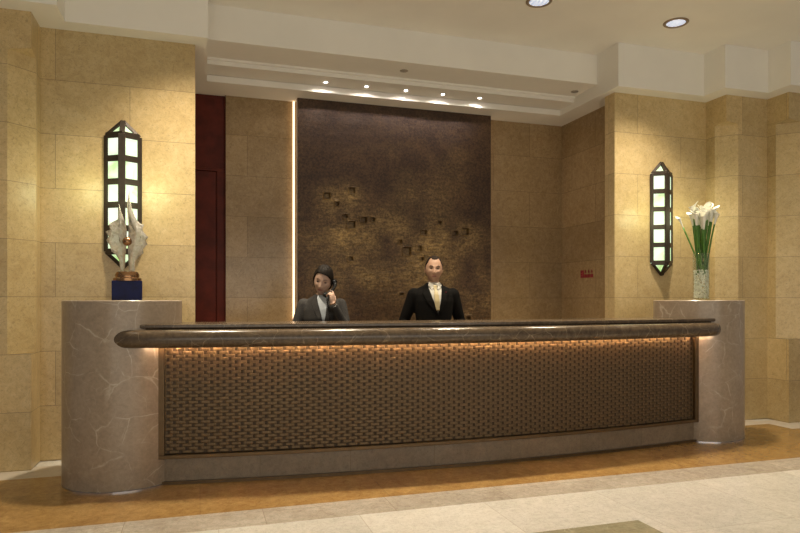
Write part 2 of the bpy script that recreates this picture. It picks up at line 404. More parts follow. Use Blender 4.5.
def gilt(x, z):
    n = noise.fractal(Vector((x*2.2, z*2.2, 3.1)), 1.0, 2.0, 5)
    def g(cx, cz, sx, sz): return math.exp(-((x-cx)/sx)**2-((z-cz)/sz)**2)
    v = 1.2*g(1.52, 2.42, .30, .16)+.9*g(1.62, 2.08, .42, .20)+.75*g(2.4, 2.05, .5, .2)+.55*g(2.9, 1.95, .35, .25)+.5*g(2.55, 2.6, .4, .28)
    v += .55*g(2.0, 1.65, 1.3, .45)+.45*g(2.8, 1.2, .7, .35)+.3*g(2.3, 3.0, .8, .15)
    return max(0, min(1, v*(.75+.9*n)-.08))
bm = bmesh.new(); gl = bm.verts.layers.float.new('gilt')
PX0, PX1, PZ0, PZ1, PY = 1.01, 3.315, .0, 3.498, 6.97
nx, nz = 190, 290
grid = []
for j in range(nz+1):
    row = []; z = PZ0+(PZ1-PZ0)*j/nz
    for i in range(nx+1):
        x = PX0+(PX1-PX0)*i/nx
        g = gilt(x, z)
        h = .005*noise.fractal(Vector((x*4, z*9, 0)), 1.0, 2.0, 4)*.5+g*.008*noise.fractal(Vector((x*13, z*26, 5)), .8, 2.1, 5)+.004*g
        if not (0 < i < nx and 0 < j < nz): h = 0
        for cx, cz, hw in RS:
            q = max(abs(x-cx), abs(z-cz))
            if q < hw: h = -.030
            elif q < hw+.014: h += .008
        v = bm.verts.new((x, PY-h, z)); v[gl] = g; row.append(v)
    grid.append(row)
for a, c in zip(grid, grid[1:]):
    for i in range(nx): bm.faces.new((a[i], a[i+1], c[i+1], c[i]))
rim = [grid[0][i] for i in range(nx+1)]+[grid[j][nx] for j in range(1, nz+1)]+[grid[nz][i] for i in range(nx-1, -1, -1)]+[grid[j][0] for j in range(nz-1, 0, -1)]
bk = [bm.verts.new((v.co.x, PY+.07, v.co.z)) for v in rim]
for i in range(len(rim)):
    j = (i+1) % len(rim); bm.faces.new((rim[i], bk[i], bk[j], rim[j]))
bm.faces.new(bk)
pan = finish('relief_panel', bm, M['relief'])
tag(pan, 'tall dark bronze relief wall panel with gilded patches and small square recesses', 'wall art')
for (xx, lab) in ((.975, 'bright vertical cove light strip left of the bronze relief panel'), (3.275, 'vertical cove light strip hidden behind right edge of the bronze panel')):
    bm = bmesh.new(); box(bm, xx+.004, xx+.022, 7.085, 7.115, .3, 3.49)
    tag(finish('light_strip', bm, M['cove']), lab, 'light')

# ------------------------------------------------------------------ reception counter
CX, HALF = 2.035, 2.318
def arc(u, y0): return y0+u*u/31.6               # gently bowed towards the lobby
def bowed(bm, u0, u1, prof, n=64, mi=0, endr=0, uv=None):
    """sweep a closed (dy,z) profile along the bowed front; endr rounds the plan of both ends"""
    R = []
    for i in range(n+1):
        u = u0+(u1-u0)*i/n; yb = arc(u, 4.62); row = []
        for dy, z in prof: row.append(bm.verts.new((CX+u, yb+dy, z)))
        R.append(row)
    m_ = len(prof)
    for i in range(n):
        for k in range(m_):
            f = bm.faces.new((R[i][k], R[i+1][k], R[i+1][(k+1) % m_], R[i][(k+1) % m_])); f.material_index = mi
            if uv is not None:
                for l in f.loops: l[uv].uv = (l.vert.co.x, l.vert.co.z)
    bm.faces.new(R[0]).material_index = mi; bm.faces.new(R[-1][::-1]).material_index = mi
    return R
desk = thing('reception_counter', 'long bowed reception counter with woven bronze front and brown marble top between two round pedestals', 'counter', (CX, 5.0, 0))
OFF = Vector((CX, 5.0, 0))
def dpart(name, bm, mats, **k):
    for v in bm.verts: v.co -= OFF
    return finish(name, bm, mats, desk, **k)
# bullnose top with rounded ends
bm = bmesh.new()
ul, ur = -2.655, 2.52
prof = []
ZB, ZT = .972, 1.096
for k in range(13):
    a = PI/2+PI*k/12
    prof.append((-.135+.055*math.cos(a)+.0, (ZB+ZT)/2+.5*(ZT-ZB)*math.sin(a)))
prof = prof+[(-.105, ZB), (-.10, ZB+.016), (.34, ZB+.016), (.34, ZT)]
n = 90; R = []
for i in range(n+1):
    s_ = i/n; u = ul+(ur-ul)*s_
    dl = min(u-ul, ur-u); r = .26
    k = 1.0 if dl > r else math.sqrt(max(0, 1-(1-dl/r)**2))
    # end radii: pull the nose back and squeeze the thickness at the very tips
    row = []
    for dy, z in prof:
        yy = arc(u, 4.62)+(dy if dy > -.07 else (-.07+(dy+.07)*(.15+.85*k)))
        zc = (ZB+ZT)/2; zz = zc+(z-zc)*(.35+.65*min(1, k*1.15) if k < .87 else 1)
        row.append(bm.verts.new((CX+u, yy, zz)))
    R.append(row)
for i in range(n):
    for k in range(len(prof)): bm.faces.new((R[i][k], R[i+1][k], R[i+1][(k+1) % len(prof)], R[i][(k+1) % len(prof)]))
bm.faces.new(R[0]); bm.faces.new(R[-1][::-1])
ct = dpart('countertop', bm, M['counter'], smooth=True); ct.data.set_sharp_from_angle(angle=.9)
bm = bmesh.new(); bowed(bm, -2.60, 2.42, [(-.085, 1.09), (-.085, 1.104), (.33, 1.104), (.33, 1.09)]); dpart('shadow_gap', bm, M['shadowgap'])
bm = bmesh.new(); bowed(bm, -2.63, 2.45, [(-.10, 1.104), (-.105, 1.109), (-.105, 1.128), (-.10, 1.133), (.36, 1.133), (.36, 1.104)])
bevel(dpart('ledge_slab', bm, M['counter']), .003)
# plinth and body
bm = bmesh.new(); uv = bm.loops.layers.uv.new('UVMap')
bowed(bm, -HALF, HALF, [(.02, 0), (.02, .205), (.30, .205), (.30, 0)], uv=uv); dpart('plinth', bm, M['plinth'])
bm = bmesh.new(); bowed(bm, -HALF, HALF, [(.0, 0), (.0, .022), (.02, .022), (.02, 0)]); dpart('floor_trim', bm, M['frame'])
bm = bmesh.new(); bowed(bm, -HALF+.02, HALF-.02, [(.035, .205), (.035, .972), (.30, .972), (.30, .205)]); dpart('counter_body', bm, M['shadowgap'])
# frame round the woven front
bm = bmesh.new()
bowed(bm, -HALF, HALF, [(-.022, .185), (-.022, .212), (.03, .212), (.03, .185)])
for u0 in (-HALF, HALF-.045):
    bowed(bm, u0, u0+.045, [(-.022, .212), (-.022, .985), (.03, .985), (.03, .212)], n=2)
fr = dpart('panel_frame', bm, M['frame']); bevel(fr, .003)
# woven strips
bm = bmesh.new()
U0, U1 = -HALF+.047, HALF-.047
NC = 108; cw = (U1-U0)/NC; Z0, Z1 = .214, .984; NR = 33; rh = (Z1-Z0)/NR
SUB = 8
for j in range(NR):
    zc = Z0+rh*(j+.5); prev = None
    for i in range(NC*SUB+1):
        x = i/SUB; u = U0+cw*x
        # the strip dips behind every second upright
        q = (x-.5+j+1) % 2-1                # 0 at the crossing where it passes behind
        e = -.013 if abs(q) < .22 else (.0015 if abs(q) < .34 else .004)
        yb = arc(u, 4.62)+.012
        col = [bm.verts.new((CX+u, yb-e*1.0+dy, zc+dz*rh)) for dz, dy in ((-.48, .0014), (-.25, -.0004), (.25, -.0004), (.48, .0014))]
        if prev:
            for k in range(3): bm.faces.new((prev[k], col[k], col[k+1], prev[k+1]))
        prev = col
for i in range(NC):
    u = U0+cw*(i+.5); yb = arc(u, 4.62)+.012; w = .0108
    prev = None
    for z in (Z0, Z1):
        col = [bm.verts.new((CX+u+dx, yb, z)) for dx in (-w, w)]
        if prev:
            bm.faces.new((prev[0], prev[1], col[1], col[0])).material_index = 1
        prev = col
wp = dpart('woven_panel', bm, [M['bronze'], M['bronze_shaded']], recalc=False)
# led strip under the overhang
bm = bmesh.new();  bowed(bm, -2.43, 2.41, [(-.042, .980), (-.042, .987), (-.034, .987), (-.034, .980)], n=60); dpart('led_strip', bm, M['led'])
for u0, u1 in ((-2.50, -2.335), (2.335, 2.44)):
    bm = bmesh.new(); bowed(bm, u0, u1, [(-.096, .981), (-.096, .987), (-.088, .987), (-.088, .981)], n=6); dpart('led_strip', bm, M['led_end'])
# round pedestals
for sx, lab in ((-2.583, 'left marble pedestal'), (2.575, 'right marble pedestal')):
    bm = bmesh.new(); c = (2.05+sx, 5.08)
    lathe(bm, [(.399, .006), (.404, .012), (.404, 1.292), (.398, 1.298)], c[0], c[1], 96)
    p = dpart('pedestal', bm, M['pedestal'], smooth=True); p.data.set_sharp_from_angle(angle=.6)
    bm = bmesh.new(); lathe(bm, [(.408, 0), (.408, .008)], c[0], c[1], 96)
    dpart('base_ring', bm, M['chrome'])
PEDL = (2.05-2.583, 5.08); PEDR = (2.05+2.575, 5.08)

# ------------------------------------------------------------------ wall sconces
def sconce(x, label):
    s = thing('wall_sconce', label, 'sconce', (x, 5.79, 2.18))
    hw, dp, zb = .128, .086, .48; tip = .61
    A = Vector((-hw, -.018, 0)); F = Vector((0, -dp-.018, 0)); B = Vector((hw, -.018, 0))
    up = Vector((0, 0, 1))
    # glass body: triangular prism with pyramid ends
    bm = bmesh.new(); g = .93
    lv = {}
    for z in (-zb, zb):
        lv[z] = [bm.verts.new((-hw-.008, -.001, z)), bm.verts.new((-hw-.002, -.016, z)), bm.verts.new((0, -dp*g-.010, z)), bm.verts.new((hw+.002, -.016, z)), bm.verts.new((hw+.008, -.001, z))]
    lo_, hi = lv[-zb], lv[zb]
    for k in range(5): bm.faces.new((lo_[k], lo_[(k+1) % 5], hi[(k+1) % 5], hi[k]))
    for zz, rg in ((tip-.015, hi), (-tip+.015, lo_)):
        ap = bm.verts.new((0, -.008, zz))
        for k in range(5): bm.faces.new((rg[k], rg[(k+1) % 5], ap))
    finish('glass_diffuser', bm, M['pane'], s)
    bm = bmesh.new()
    nl = Vector((-dp, -hw, 0)).normalized(); nr = Vector((dp, -hw, 0)).normalized()
    for P, nn in ((A, nl), (B, nr)):
        bar(bm, P-up*zb, P+up*zb, .036, .02, nn)                       # outer stile
        for k in range(6):
            z = -zb+2*zb*k/5
            hh = .05
            bar(bm, P+up*z, F+up*z, hh, .018, nn)                      # rails
        for q in (1, -1):
            ap = Vector((0, -.012, q*tip))
            bar(bm, P+up*q*zb, ap, .03, .018, (P-F).cross(ap-F))      # rake of the pyramid end
    bar(bm, F-up*zb, F+up*zb, .055, .024, (0, -1, 0))
    for q in (1, -1): bar(bm, F+up*q*(zb-.01), (0, -.014, q*tip), .042, .02, (0, -1, q*.5))
    bevel(finish('frame', bm, M['iron'], s), .002)
    # unseen point lights added beside the sconce to wash the wall
    l = bpy.data.lights.new('sconce_fill', 'POINT'); l.energy = 2.2; l.color = (.92, 1, .6); l.shadow_soft_size = .12
    for dx in (-.19, .19):
        o = bpy.data.objects.new('sconce_fill', l); COL.objects.link(o); o.location = (x+dx*1.2, 5.55, 2.2)
    return s
sconce(-.612, 'tall pointed bronze wall sconce with lit glass panes behind the crystal trophy')
sconce(4.775, 'tall pointed bronze wall sconce with lit glass panes beside the white lilies')

# ------------------------------------------------------------------ trophy on left pedestal
tx, ty = PEDL[0], PEDL[1]
tr = thing('crystal_trophy', 'winged crystal flame trophy on bronze foot and blue block standing on the left pedestal', 'trophy', (tx+.024, ty, 1.298), math.radians(4))
bm = bmesh.new(); box(bm, -.102, .102, -.08, .08, 0, .142); bevel(finish('blue_block', bm, M['blue'], tr), .003)
bm = bmesh.new(); lathe(bm, [(.098, .142), (.098, .160), (.088, .166), (.082, .168), (.084, .186), (.074, .206), (.06, .212), (.045, .214)], seg=40)
o = finish('bronze_foot', bm, M['goldm'], tr, smooth=True); o.data.set_sharp_from_angle(angle=.7)
def wing(pts, name, yoff):
    """outline (inner edge up, outer edge down) -> lens shaped plate with rippled faces"""
    bm = bmesh.new(); n = len(pts)
    cx_ = sum(p[0] for p in pts)/n; cz = sum(p[1] for p in pts)/n
    front = [bm.verts.new((x, yoff, z)) for x, z in pts]
    lay = [front]
    for sgn in (1, -1):
        prev = front
        for k, th in ((.82, .016), (.55, .026), (.25, .030)):
            row = []
            for i, (x, z) in enumerate(pts):
                # shrink towards the spine of the wing
                sxp = spine(pts, z); xx = sxp+(x-sxp)*k; zz = cz+(z-cz)*(.25+.75*k)
                w = .007*math.sin(z*60+x*40)
                row.append(bm.verts.new((xx, yoff+sgn*(th+w*k), zz)))
            for i in range(n):
                j = (i+1) % n; bm.faces.new((prev[i], prev[j], row[j], row[i]))
            prev = row
        ret = bm.faces.new(prev)
        bmesh.ops.triangulate(bm, faces=[ret])
    return finish(name, bm, M['crystal'], tr, smooth=True)
def spine(pts, z):
    xs = [x for x, zz in pts if abs(zz-z) < .07] or [0]
    return (min(xs)+max(xs))/2
def P(px, py): return ((px-127.5)*4.71/640*1.0, 1.3+(300-py)*4.71/640-1.298)
# outlines read as heights and widths of the piece itself (metres)
L = [P(*q) for q in ((125, 273.5), (125.5, 262), (126, 252), (127, 243), (127, 232), (126, 224), (124, 218), (121.5, 211), (119.8, 204), (119.5, 212), (118.5, 220), (114, 222.5), (110.5, 225), (112, 230), (107.5, 232.5), (110.5, 237), (108.3, 241), (111.5, 246), (113, 252), (117, 255), (120, 260), (121, 273.5))]
wing(L, 'crystal_wing', .012)
Rr = [P(*q) for q in ((129, 273.5), (128.5, 262), (128, 252), (128, 243), (128.5, 232), (128.5, 222), (127.6, 212), (127.3, 203), (129.3, 190), (130, 200), (132.5, 212), (136, 220), (139.5, 223.5), (143, 224.5), (141.5, 229), (142.5, 231.5), (147, 237), (144.5, 240), (146, 244), (142, 249), (142.5, 253), (138, 257), (135, 261), (134.5, 273.5))]
wing(Rr, 'crystal_wing', -.012)
bm = bmesh.new(); ball(bm, (0, -.035, P(0, 242)[1]), .033, 24); finish('bronze_ball', bm, M['goldm'], tr, smooth=True)

# ------------------------------------------------------------------ vase with lilies on right pedestal
vx, vy = PEDR[0]+.04, PEDR[1]
vs = thing('glass_vase', 'tall clear glass cylinder vase standing on the right marble pedestal', 'vase', (vx, vy, 1.298))
bm = bmesh.new(); lathe(bm, [(.072, .0), (.076, .004), (.076, .455), (.072, .458), (.070, .455), (.070, .014), (.0, .014)], seg=48)
finish('vase_body', bm, M['glass'], vs, smooth=True)
bm = bmesh.new()
for k in range(620):
    a = random.random()*2*PI; r = .062*math.sqrt(random.random()) if k % 3 == 0 else .0605; z = .022+random.random()*.27
    mm = Matrix.Translation((r*math.cos(a), r*math.sin(a), z)) @ Euler((random.random()*6, random.random()*6, random.random()*6)).to_matrix().to_4x4()
    bmesh.ops.create_icosphere(bm, subdivisions=1, radius=random.uniform(.006, .0095), matrix=mm @ Matrix.Diagonal((1, .7, 1.2, 1)))
o = finish('crystal_chips', bm, M['chips']); o.location = (vx, vy, 1.298)
tag(o, 'clear crystal chips filling the lower half of the glass vase', 'decorative chips', kind='stuff')
def lily_mesh():
    """spathe: rolled funnel with flared pointed lip, base at origin, opening up"""
    bm = bmesh.new(); R = []
    n = 14; m_ = 24
    for i in range(n+1):
        s_ = i/n; row = []
        for k in range(m_+1):
            a = -PI*1.08+2*PI*1.08*k/m_           # a=0 is the pointed tip side
            front = math.exp(-(a/1.0)**2)
            r = .006+.013*s_**.8+.017*s_**4
            z = .105*s_+.018*s_**3*front-.016*s_**4*(1-front)
            r *= 1+.55*s_**5*front
            r *= 1+.10*(k/m_)
            row.append(bm.verts.new((r*math.cos(a), r*math.sin(a), z)))
        R.append(row)
    for a, c in zip(R, R[1:]):
        for k in range(m_): bm.faces.new((a[k], a[k+1], c[k+1], c[k]))
    return bm
bm = lily_mesh(); me_sp = bpy.data.meshes.new('spathe'); bmesh.ops.recalc_face_normals(bm, faces=bm.faces); bm.to_mesh(me_sp); bm.free()
me_sp.materials.append(M['petal'])
for p in me_sp.polygons: p.use_smooth = True
bm = bmesh.new(); tube(bm, [(0, 0, .015), (.001, 0, .05), (.004, 0, .085)], [.0035, .0042, .003]); me_sx = bpy.data.meshes.new('spadix'); bm.to_mesh(me_sx); bm.free(); me_sx.materials.append(M['spadix'])
VP = Vector((vx, vy, 1.298)); tocam = Vector((-vx, -vy, 0)).normalized(); rt = Vector((-tocam.y, tocam.x, 0))  # rt: sideways as seen from the lobby
rt = -rt if rt.dot(Vector((1, -.3, 0))) < 0 else rt
heads = [(-.170, 0, .95), (-.085, .05, .93), (-.075, -.04, .99), (-.05, .02, .925), (-.035, -.06, .965), (-.01, .05, .90), (-.045, -.09, .915), (.012, -.05, .915), (.025, .03, .965),
         (.045, -.07, .935), (.06, .02, .99), (.07, -.03, .955), (.085, .06, .905), (.10, -.05, .94), (.145, 0, .935), (.115, .03, .965), (.03, -.10, .895), (-.02, -.02, .97)]
for k, (dx, dy, h) in enumerate(heads):
    if k == 0: lab, gr = 'white calla lily bud leaning out alone on the left of the vase', None
    elif k == 14: lab, gr = 'white calla lily leaning furthest right out of the glass vase', None
    else: lab, gr = 'white calla lily upright in the dense bunch in the glass vase', 'calla lilies bunched in the glass vase'
    top = rt*(dx*(.93 if k == 0 else .82)-.004)+tocam*(-dy*.8)+Vector((0, 0, h-.185+random.uniform(-.055, .015)))
    ang = random.random()*6.28
    foot = Vector((.052*math.cos(ang), .052*math.sin(ang), .25))
    l_ = thing('calla_lily', lab, 'flower', VP+foot, 0, gr)
    rel = top-foot; neck = rt*(dx*.45)+tocam*(-dy*.3)+Vector((0, 0, .455))-foot
    if neck.xy.length > 0:
        q = (neck+foot); hv = Vector((q.x, q.y)); 
        if hv.length > .058: hv *= .058/hv.length; neck = Vector((hv.x, hv.y, q.z))-foot
    pts = []
    for i in range(9):
        s_ = i/8
        pts.append((1-s_)**2*Vector((0, 0, 0))+2*s_*(1-s_)*(neck*1.0)+s_*s_*rel)
    bm = bmesh.new(); tube(bm, pts, [.0078]*9, 8); finish('stem', bm, M['stem'], l_, smooth=True)
    d = (pts[-1]-pts[-2]).normalized()
    tilt = d.to_track_quat('Z', 'X').to_matrix().to_4x4()
    spin = Matrix.Rotation(random.random()*6.28 if k not in (0, 14) else (PI if k == 0 else 0)+math.atan2(rt.y, rt.x), 4, 'Z')
    sc = .85 if k == 0 else random.uniform(.85, 1.05)
    mt = Matrix.Translation(pts[-1]-d*.004) @ tilt @ spin @ Matrix.Diagonal((sc*(.6 if k == 0 else .95), sc*(.6 if k == 0 else .95), sc*1.4 if k else 1.1, 1))
    sp = link(bpy.data.objects.new('spathe', me_sp), l_); sp.matrix_local = mt
    if k == 1: sol = None
    md = sp.modifiers.new('thickness', 'SOLIDIFY'); md.thickness = .0012
    if k: sx_ = link(bpy.data.objects.new('spadix', me_sx), l_); sx_.matrix_local = mt

# ------------------------------------------------------------------ ceiling fittings
places = ['at the top edge above the relief panel', 'further right, above the lilies side']
names = {(2.87, 5.05): 'round recessed downlight with brown ring, nearer the frame top of the two in view',
         (4.34, 5.05): 'round recessed downlight with brown ring, right one above the lilies'}
for x, y, w in DOWNLIGHTS:
    if (x, y) not in names: continue
    d = thing('downlight', names[(x, y)], 'ceiling light', (x, y, 3.95), 0, 'downlights in the upper ceiling')
    bm = bmesh.new(); lathe(bm, [(.088, -.001), (.088, -.008), (.110, -.010), (.116, -.004), (.116, 0)], seg=40); bm.faces.ensure_lookup_table()
    for f in [f for f in bm.faces if len(f.verts) > 4]: bm.faces.remove(f)
    finish('trim_ring', bm, M['ring'], d, smooth=True)
    bm = bmesh.new(); lathe(bm, [(.089, -.003), (.06, -.0015), (.0, -.001)], seg=40); finish('reflector', bm, M['reflector'], d, smooth=True)
for k, x in enumerate(TRAYSPOTS):
    pos = ['leftmost', 'second from left', 'middle', 'second from right', 'rightmost'][k]
    d = thing('spotlight', 'tiny bright recessed spotlight, %s of the five above the relief panel' % pos, 'ceiling light', (x, 6.6, 3.572), 0, 'spotlights in the ceiling step')
    bm = bmesh.new(); lathe(bm, [(.018, -.001), (.019, -.004), (.030, -.005), (.032, -.001)], seg=24)
    for f in [f for f in bm.faces if len(f.verts) > 4]: bm.faces.remove(f)
    finish('trim_ring', bm, M['chrome'], d)
    bm = bmesh.new(); lathe(bm, [(.018, -.002), (.012, -.008), (0, -.009)], seg=24); finish('lamp', bm, M['lamp'], d)
for (x, y, z, lab) in ((1.98, 6.2, 3.632, 'small round ceiling detector above the middle of the relief panel'), (4.0, 6.25, 3.632, 'small round ceiling detector near the right end of the tray')):
    d = thing('smoke_detector', lab, 'detector', (x, y, z))
    bm = bmesh.new(); lathe(bm, [(.042, 0), (.040, -.005), (.0, -.007)], seg=28); finish('housing', bm, M['paint2'], d, smooth=True)

# ------------------------------------------------------------------ red marking on the recess side wall
sg = thing('fire_sign', 'small dark red equipment sign on the right side wall of the recess', 'sign', (4.374, 6.57, 1.61))
bm = bmesh.new(); box(bm, -.003, 0, .065, .135, -.045, .045); finish('symbol_square', bm, M['red'], sg)
bm = bmesh.new()
for y in (.1,):
    box(bm, -.0045, -.003, y-.018, y-.012, -.025, .025); box(bm, -.0045, -.003, y+.008, y+.022, -.02, -.012); box(bm, -.0045, -.003, y+.008, y+.022, .004, .012)
finish('symbol', bm, M['redtxt'], sg)
for k in range(3):
    y = .03-.063*k
    bm = bmesh.new(); box(bm, -.003, 0, y-.027, y+.027, -.045, -.005)
    box(bm, -.003, 0, y-.007, y+.007, .01, .048); box(bm, -.003, 0, y-.011, y+.011, .016, .034)
    finish('character', bm, M['red'], sg)

# ------------------------------------------------------------------ people
def remeshed(bm, voxel, smooth=4, name='tmp'):
    me = bpy.data.meshes.new(name); bmesh.ops.recalc_face_normals(bm, faces=bm.faces); bm.to_mesh(me); bm.free()
    o = bpy.data.objects.new(name, me); COL.objects.link(o)
    r = o.modifiers.new('r', 'REMESH'); r.mode = 'VOXEL'; r.voxel_size = voxel; r.use_smooth_shade = True
    if smooth:
        q = o.modifiers.new('s', 'SMOOTH'); q.iterations = smooth; q.factor = .5
    dg = bpy.context.evaluated_depsgraph_get(); dg.update()
    out = bpy.data.meshes.new_from_object(o.evaluated_get(dg)); bpy.data.objects.remove(o); bpy.data.meshes.remove(me)
    for p in out.polygons: p.use_smooth = True
    return out
def limb(bm, pts, rad, flat=None):
    pts = [Vector(p) for p in pts]
    # smooth the radius along each bone
    P_, R_ = [], []
    for i in range(len(pts)-1):
        for k in range(5): s_ = k/5; P_.append(pts[i].lerp(pts[i+1], s_)); R_.append(rad[i]+(rad[i+1]-rad[i])*s_)
    P_.append(pts[-1]); R_.append(rad[-1])
    tube(bm, P_, R_, 14)
    for p, r in zip(pts, rad): ball(bm, p, r, 14)
def hand(bm, wrist, d, n, side, curls, sc=1.0, thumb=(.75, .7, .25), tcurl=.5):
    """wrist point, d finger direction, n where the palm faces, side towards the thumb"""
    w = Vector(wrist); d = Vector(d).normalized(); n = (Vector(n)-d*Vector(n).dot(d)).normalized(); s_ = d.cross(n).normalized()
    if s_.dot(Vector(side)) < 0: s_ = -s_
    mm = Matrix((s_, d, n)).transposed().to_4x4()
    ball(bm, w+d*.045*sc, (.040*sc, .052*sc, .015*sc), 16, mm)
    ball(bm, w+d*.062*sc, (.040*sc, .030*sc, .013*sc), 16, mm)
    for k, (off, ln, r) in enumerate(((.030, .072, .0082), (.0105, .080, .0085), (-.0095, .074, .0080), (-.0285, .058, .0070))):
        p = w+d*.055*sc+s_*off*.95*sc; q = w+d*(.090-.004*abs(k-1))*sc+s_*off*sc
        pts, rr = [p, q], [r*sc*.95, r*sc]
        dirv = d+s_*off*1.2; a = 0
        for fr_, ca in zip((.44, .31, .25), (curls[k], curls[k]*1.05, curls[k]*.7)):
            a += ca; v = (dirv.normalized()*math.cos(a)+n*math.sin(a))
            q = q+v*ln*fr_*sc; pts.append(q); rr.append(rr[-1]*.93)
        limb(bm, pts, rr)
    tb = w+d*.018*sc+s_*.026*sc
    v1 = (s_*thumb[0]+d*thumb[1]+n*thumb[2]).normalized(); p1 = tb+v1*.042*sc
    v2 = (v1+n*tcurl*.5+d*.3-s_*tcurl*.2).normalized(); p2 = p1+v2*.030*sc
    v3 = (v2+n*tcurl*.5-s_*tcurl*.3).normalized(); p3 = p2+v3*.024*sc
    limb(bm, [tb, p1, p2, p3], [.0125*sc, .0105*sc, .0092*sc, .0078*sc])
def G(x, s_): return math.exp(-(x/s_)**2)
def head_pt(az, el, fem=False, off=0.0):
    """az 0 = straight ahead (-y), el up; local head frame centred on the skull"""
    ca, sa, ce, se = math.cos(az), math.sin(az), math.cos(el), math.sin(el)
    ce2 = ce**.82 if ce > 0 else 0.0   # fuller skull than an ellipsoid
    x = (.078 if not fem else .075)*sa*ce2; y = -.095*ca*ce2; z = .118*se
    if z < 0:
        k = -z/.118; x *= 1-(.34 if fem else .25)*k**1.6
        if y > 0: y *= 1-.55*k
        else: y *= 1+.02*k
        if k > .8: z *= 1-.06*(k-.8)/.2
    if y > 0: y *= 1.02
    if y < -.02:
        w = min(1, (-y-.02)/.03)
        f = .002
        f += .021*G(x, .0115)*G(z+.030, .014)+.014*G(x, .008)*G(z+.010, .020)+.007*G(abs(x)-.012, .007)*G(z+.034, .008)
        f -= .013*G(abs(x)-.030, .015)*G(z-.006, .011)
        f += (.003 if fem else .0065)*G(abs(x)-.026, .022)*G(z-.024, .008)
        f += .006*G(x, .020)*G(z+.062, .006)-.0045*G(x, .016)*G(z+.0555, .0035)+.007*G(x, .017)*G(z+.070, .007)
        f -= .005*G(x, .022)*G(z+.082, .006)
        f += .010*G(x, .020)*G(z+.098, .012)
        f += .005*G(abs(x)-.040, .018)*G(z+.022, .018)
        y -= f*w
    v = Vector((x, y, z))
    return v+v.normalized()*off
def head_grid(bm, T, fem, off=0.0, keep=None, nu=88, nv=64, close=True):
    R = []
    for j in range(nv+1):
        el = -PI/2+PI*j/nv
        if j in (0, nv): R.append([bm.verts.new(T @ head_pt(0, el, fem, off if not callable(off) else off(0, el)))]); continue
        R.append([bm.verts.new(T @ head_pt(2*PI*i/nu, el, fem, off if not callable(off) else off(2*PI*i/nu, el))) for i in range(nu)])
    for j in range(nv):
        a, c = R[j], R[j+1]
        for i in range(nu):
            k = (i+1) % nu
            if keep and not keep((2*PI*(i+.5)/nu+PI) % (2*PI)-PI, -PI/2+PI*(j+.5)/nv): continue
            vs = [a[i % len(a)], a[k % len(a)], c[k % len(c)], c[i % len(c)]]
            u_ = []
            for v in vs:
                if v not in u_: u_.append(v)
            if len(u_) >= 3: bm.faces.new(u_)
    if keep: bmesh.ops.delete(bm, geom=[v for v in bm.verts if not v.link_faces], context='VERTS')
def patch(name, bvh, rows, off, th, material, parent, nx=10, nz=26, y0=-1.0, direction=(0, 1, 0)):
    """cloth piece laid on the garment below it: rows are (z, x_left, x_right) from top to bottom"""
    def at(z):
        for (za, la_, ra), (zb_, lb, rb) in zip(rows, rows[1:]):
            if za >= z >= zb_-1e-9:
                s_ = (za-z)/(za-zb_) if za != zb_ else 0; return la_+(lb-la_)*s_, ra+(rb-ra)*s_
        return rows[-1][1:]
    bm = bmesh.new(); Gd = []; last = None
    zt, zbm = rows[0][0], rows[-1][0]
    for j in range(nz+1):
        z = zt+(zbm-zt)*j/nz; l_, r_ = at(z); row = []
        for i in range(nx+1):
            x = l_+(r_-l_)*i/nx
            hit = bvh.ray_cast(Vector((x, y0, z)), Vector(direction))
            y = hit[0].y if hit[0] else (last if last is not None else 0)
            last = y; row.append(bm.verts.new((x, y-off, z)))
        Gd.append(row)
    for a, c in zip(Gd, Gd[1:]):
        for i in range(nx): bm.faces.new((a[i], c[i], c[i+1], a[i+1]))
    bmesh.ops.remove_doubles(bm, verts=bm.verts, dist=1e-5)
    o = finish(name, bm, material, parent, smooth=True, recalc=False)
    md = o.modifiers.new('thickness', 'SOLIDIFY'); md.thickness = th; md.offset = 1 if th > 0 else -1
    return o
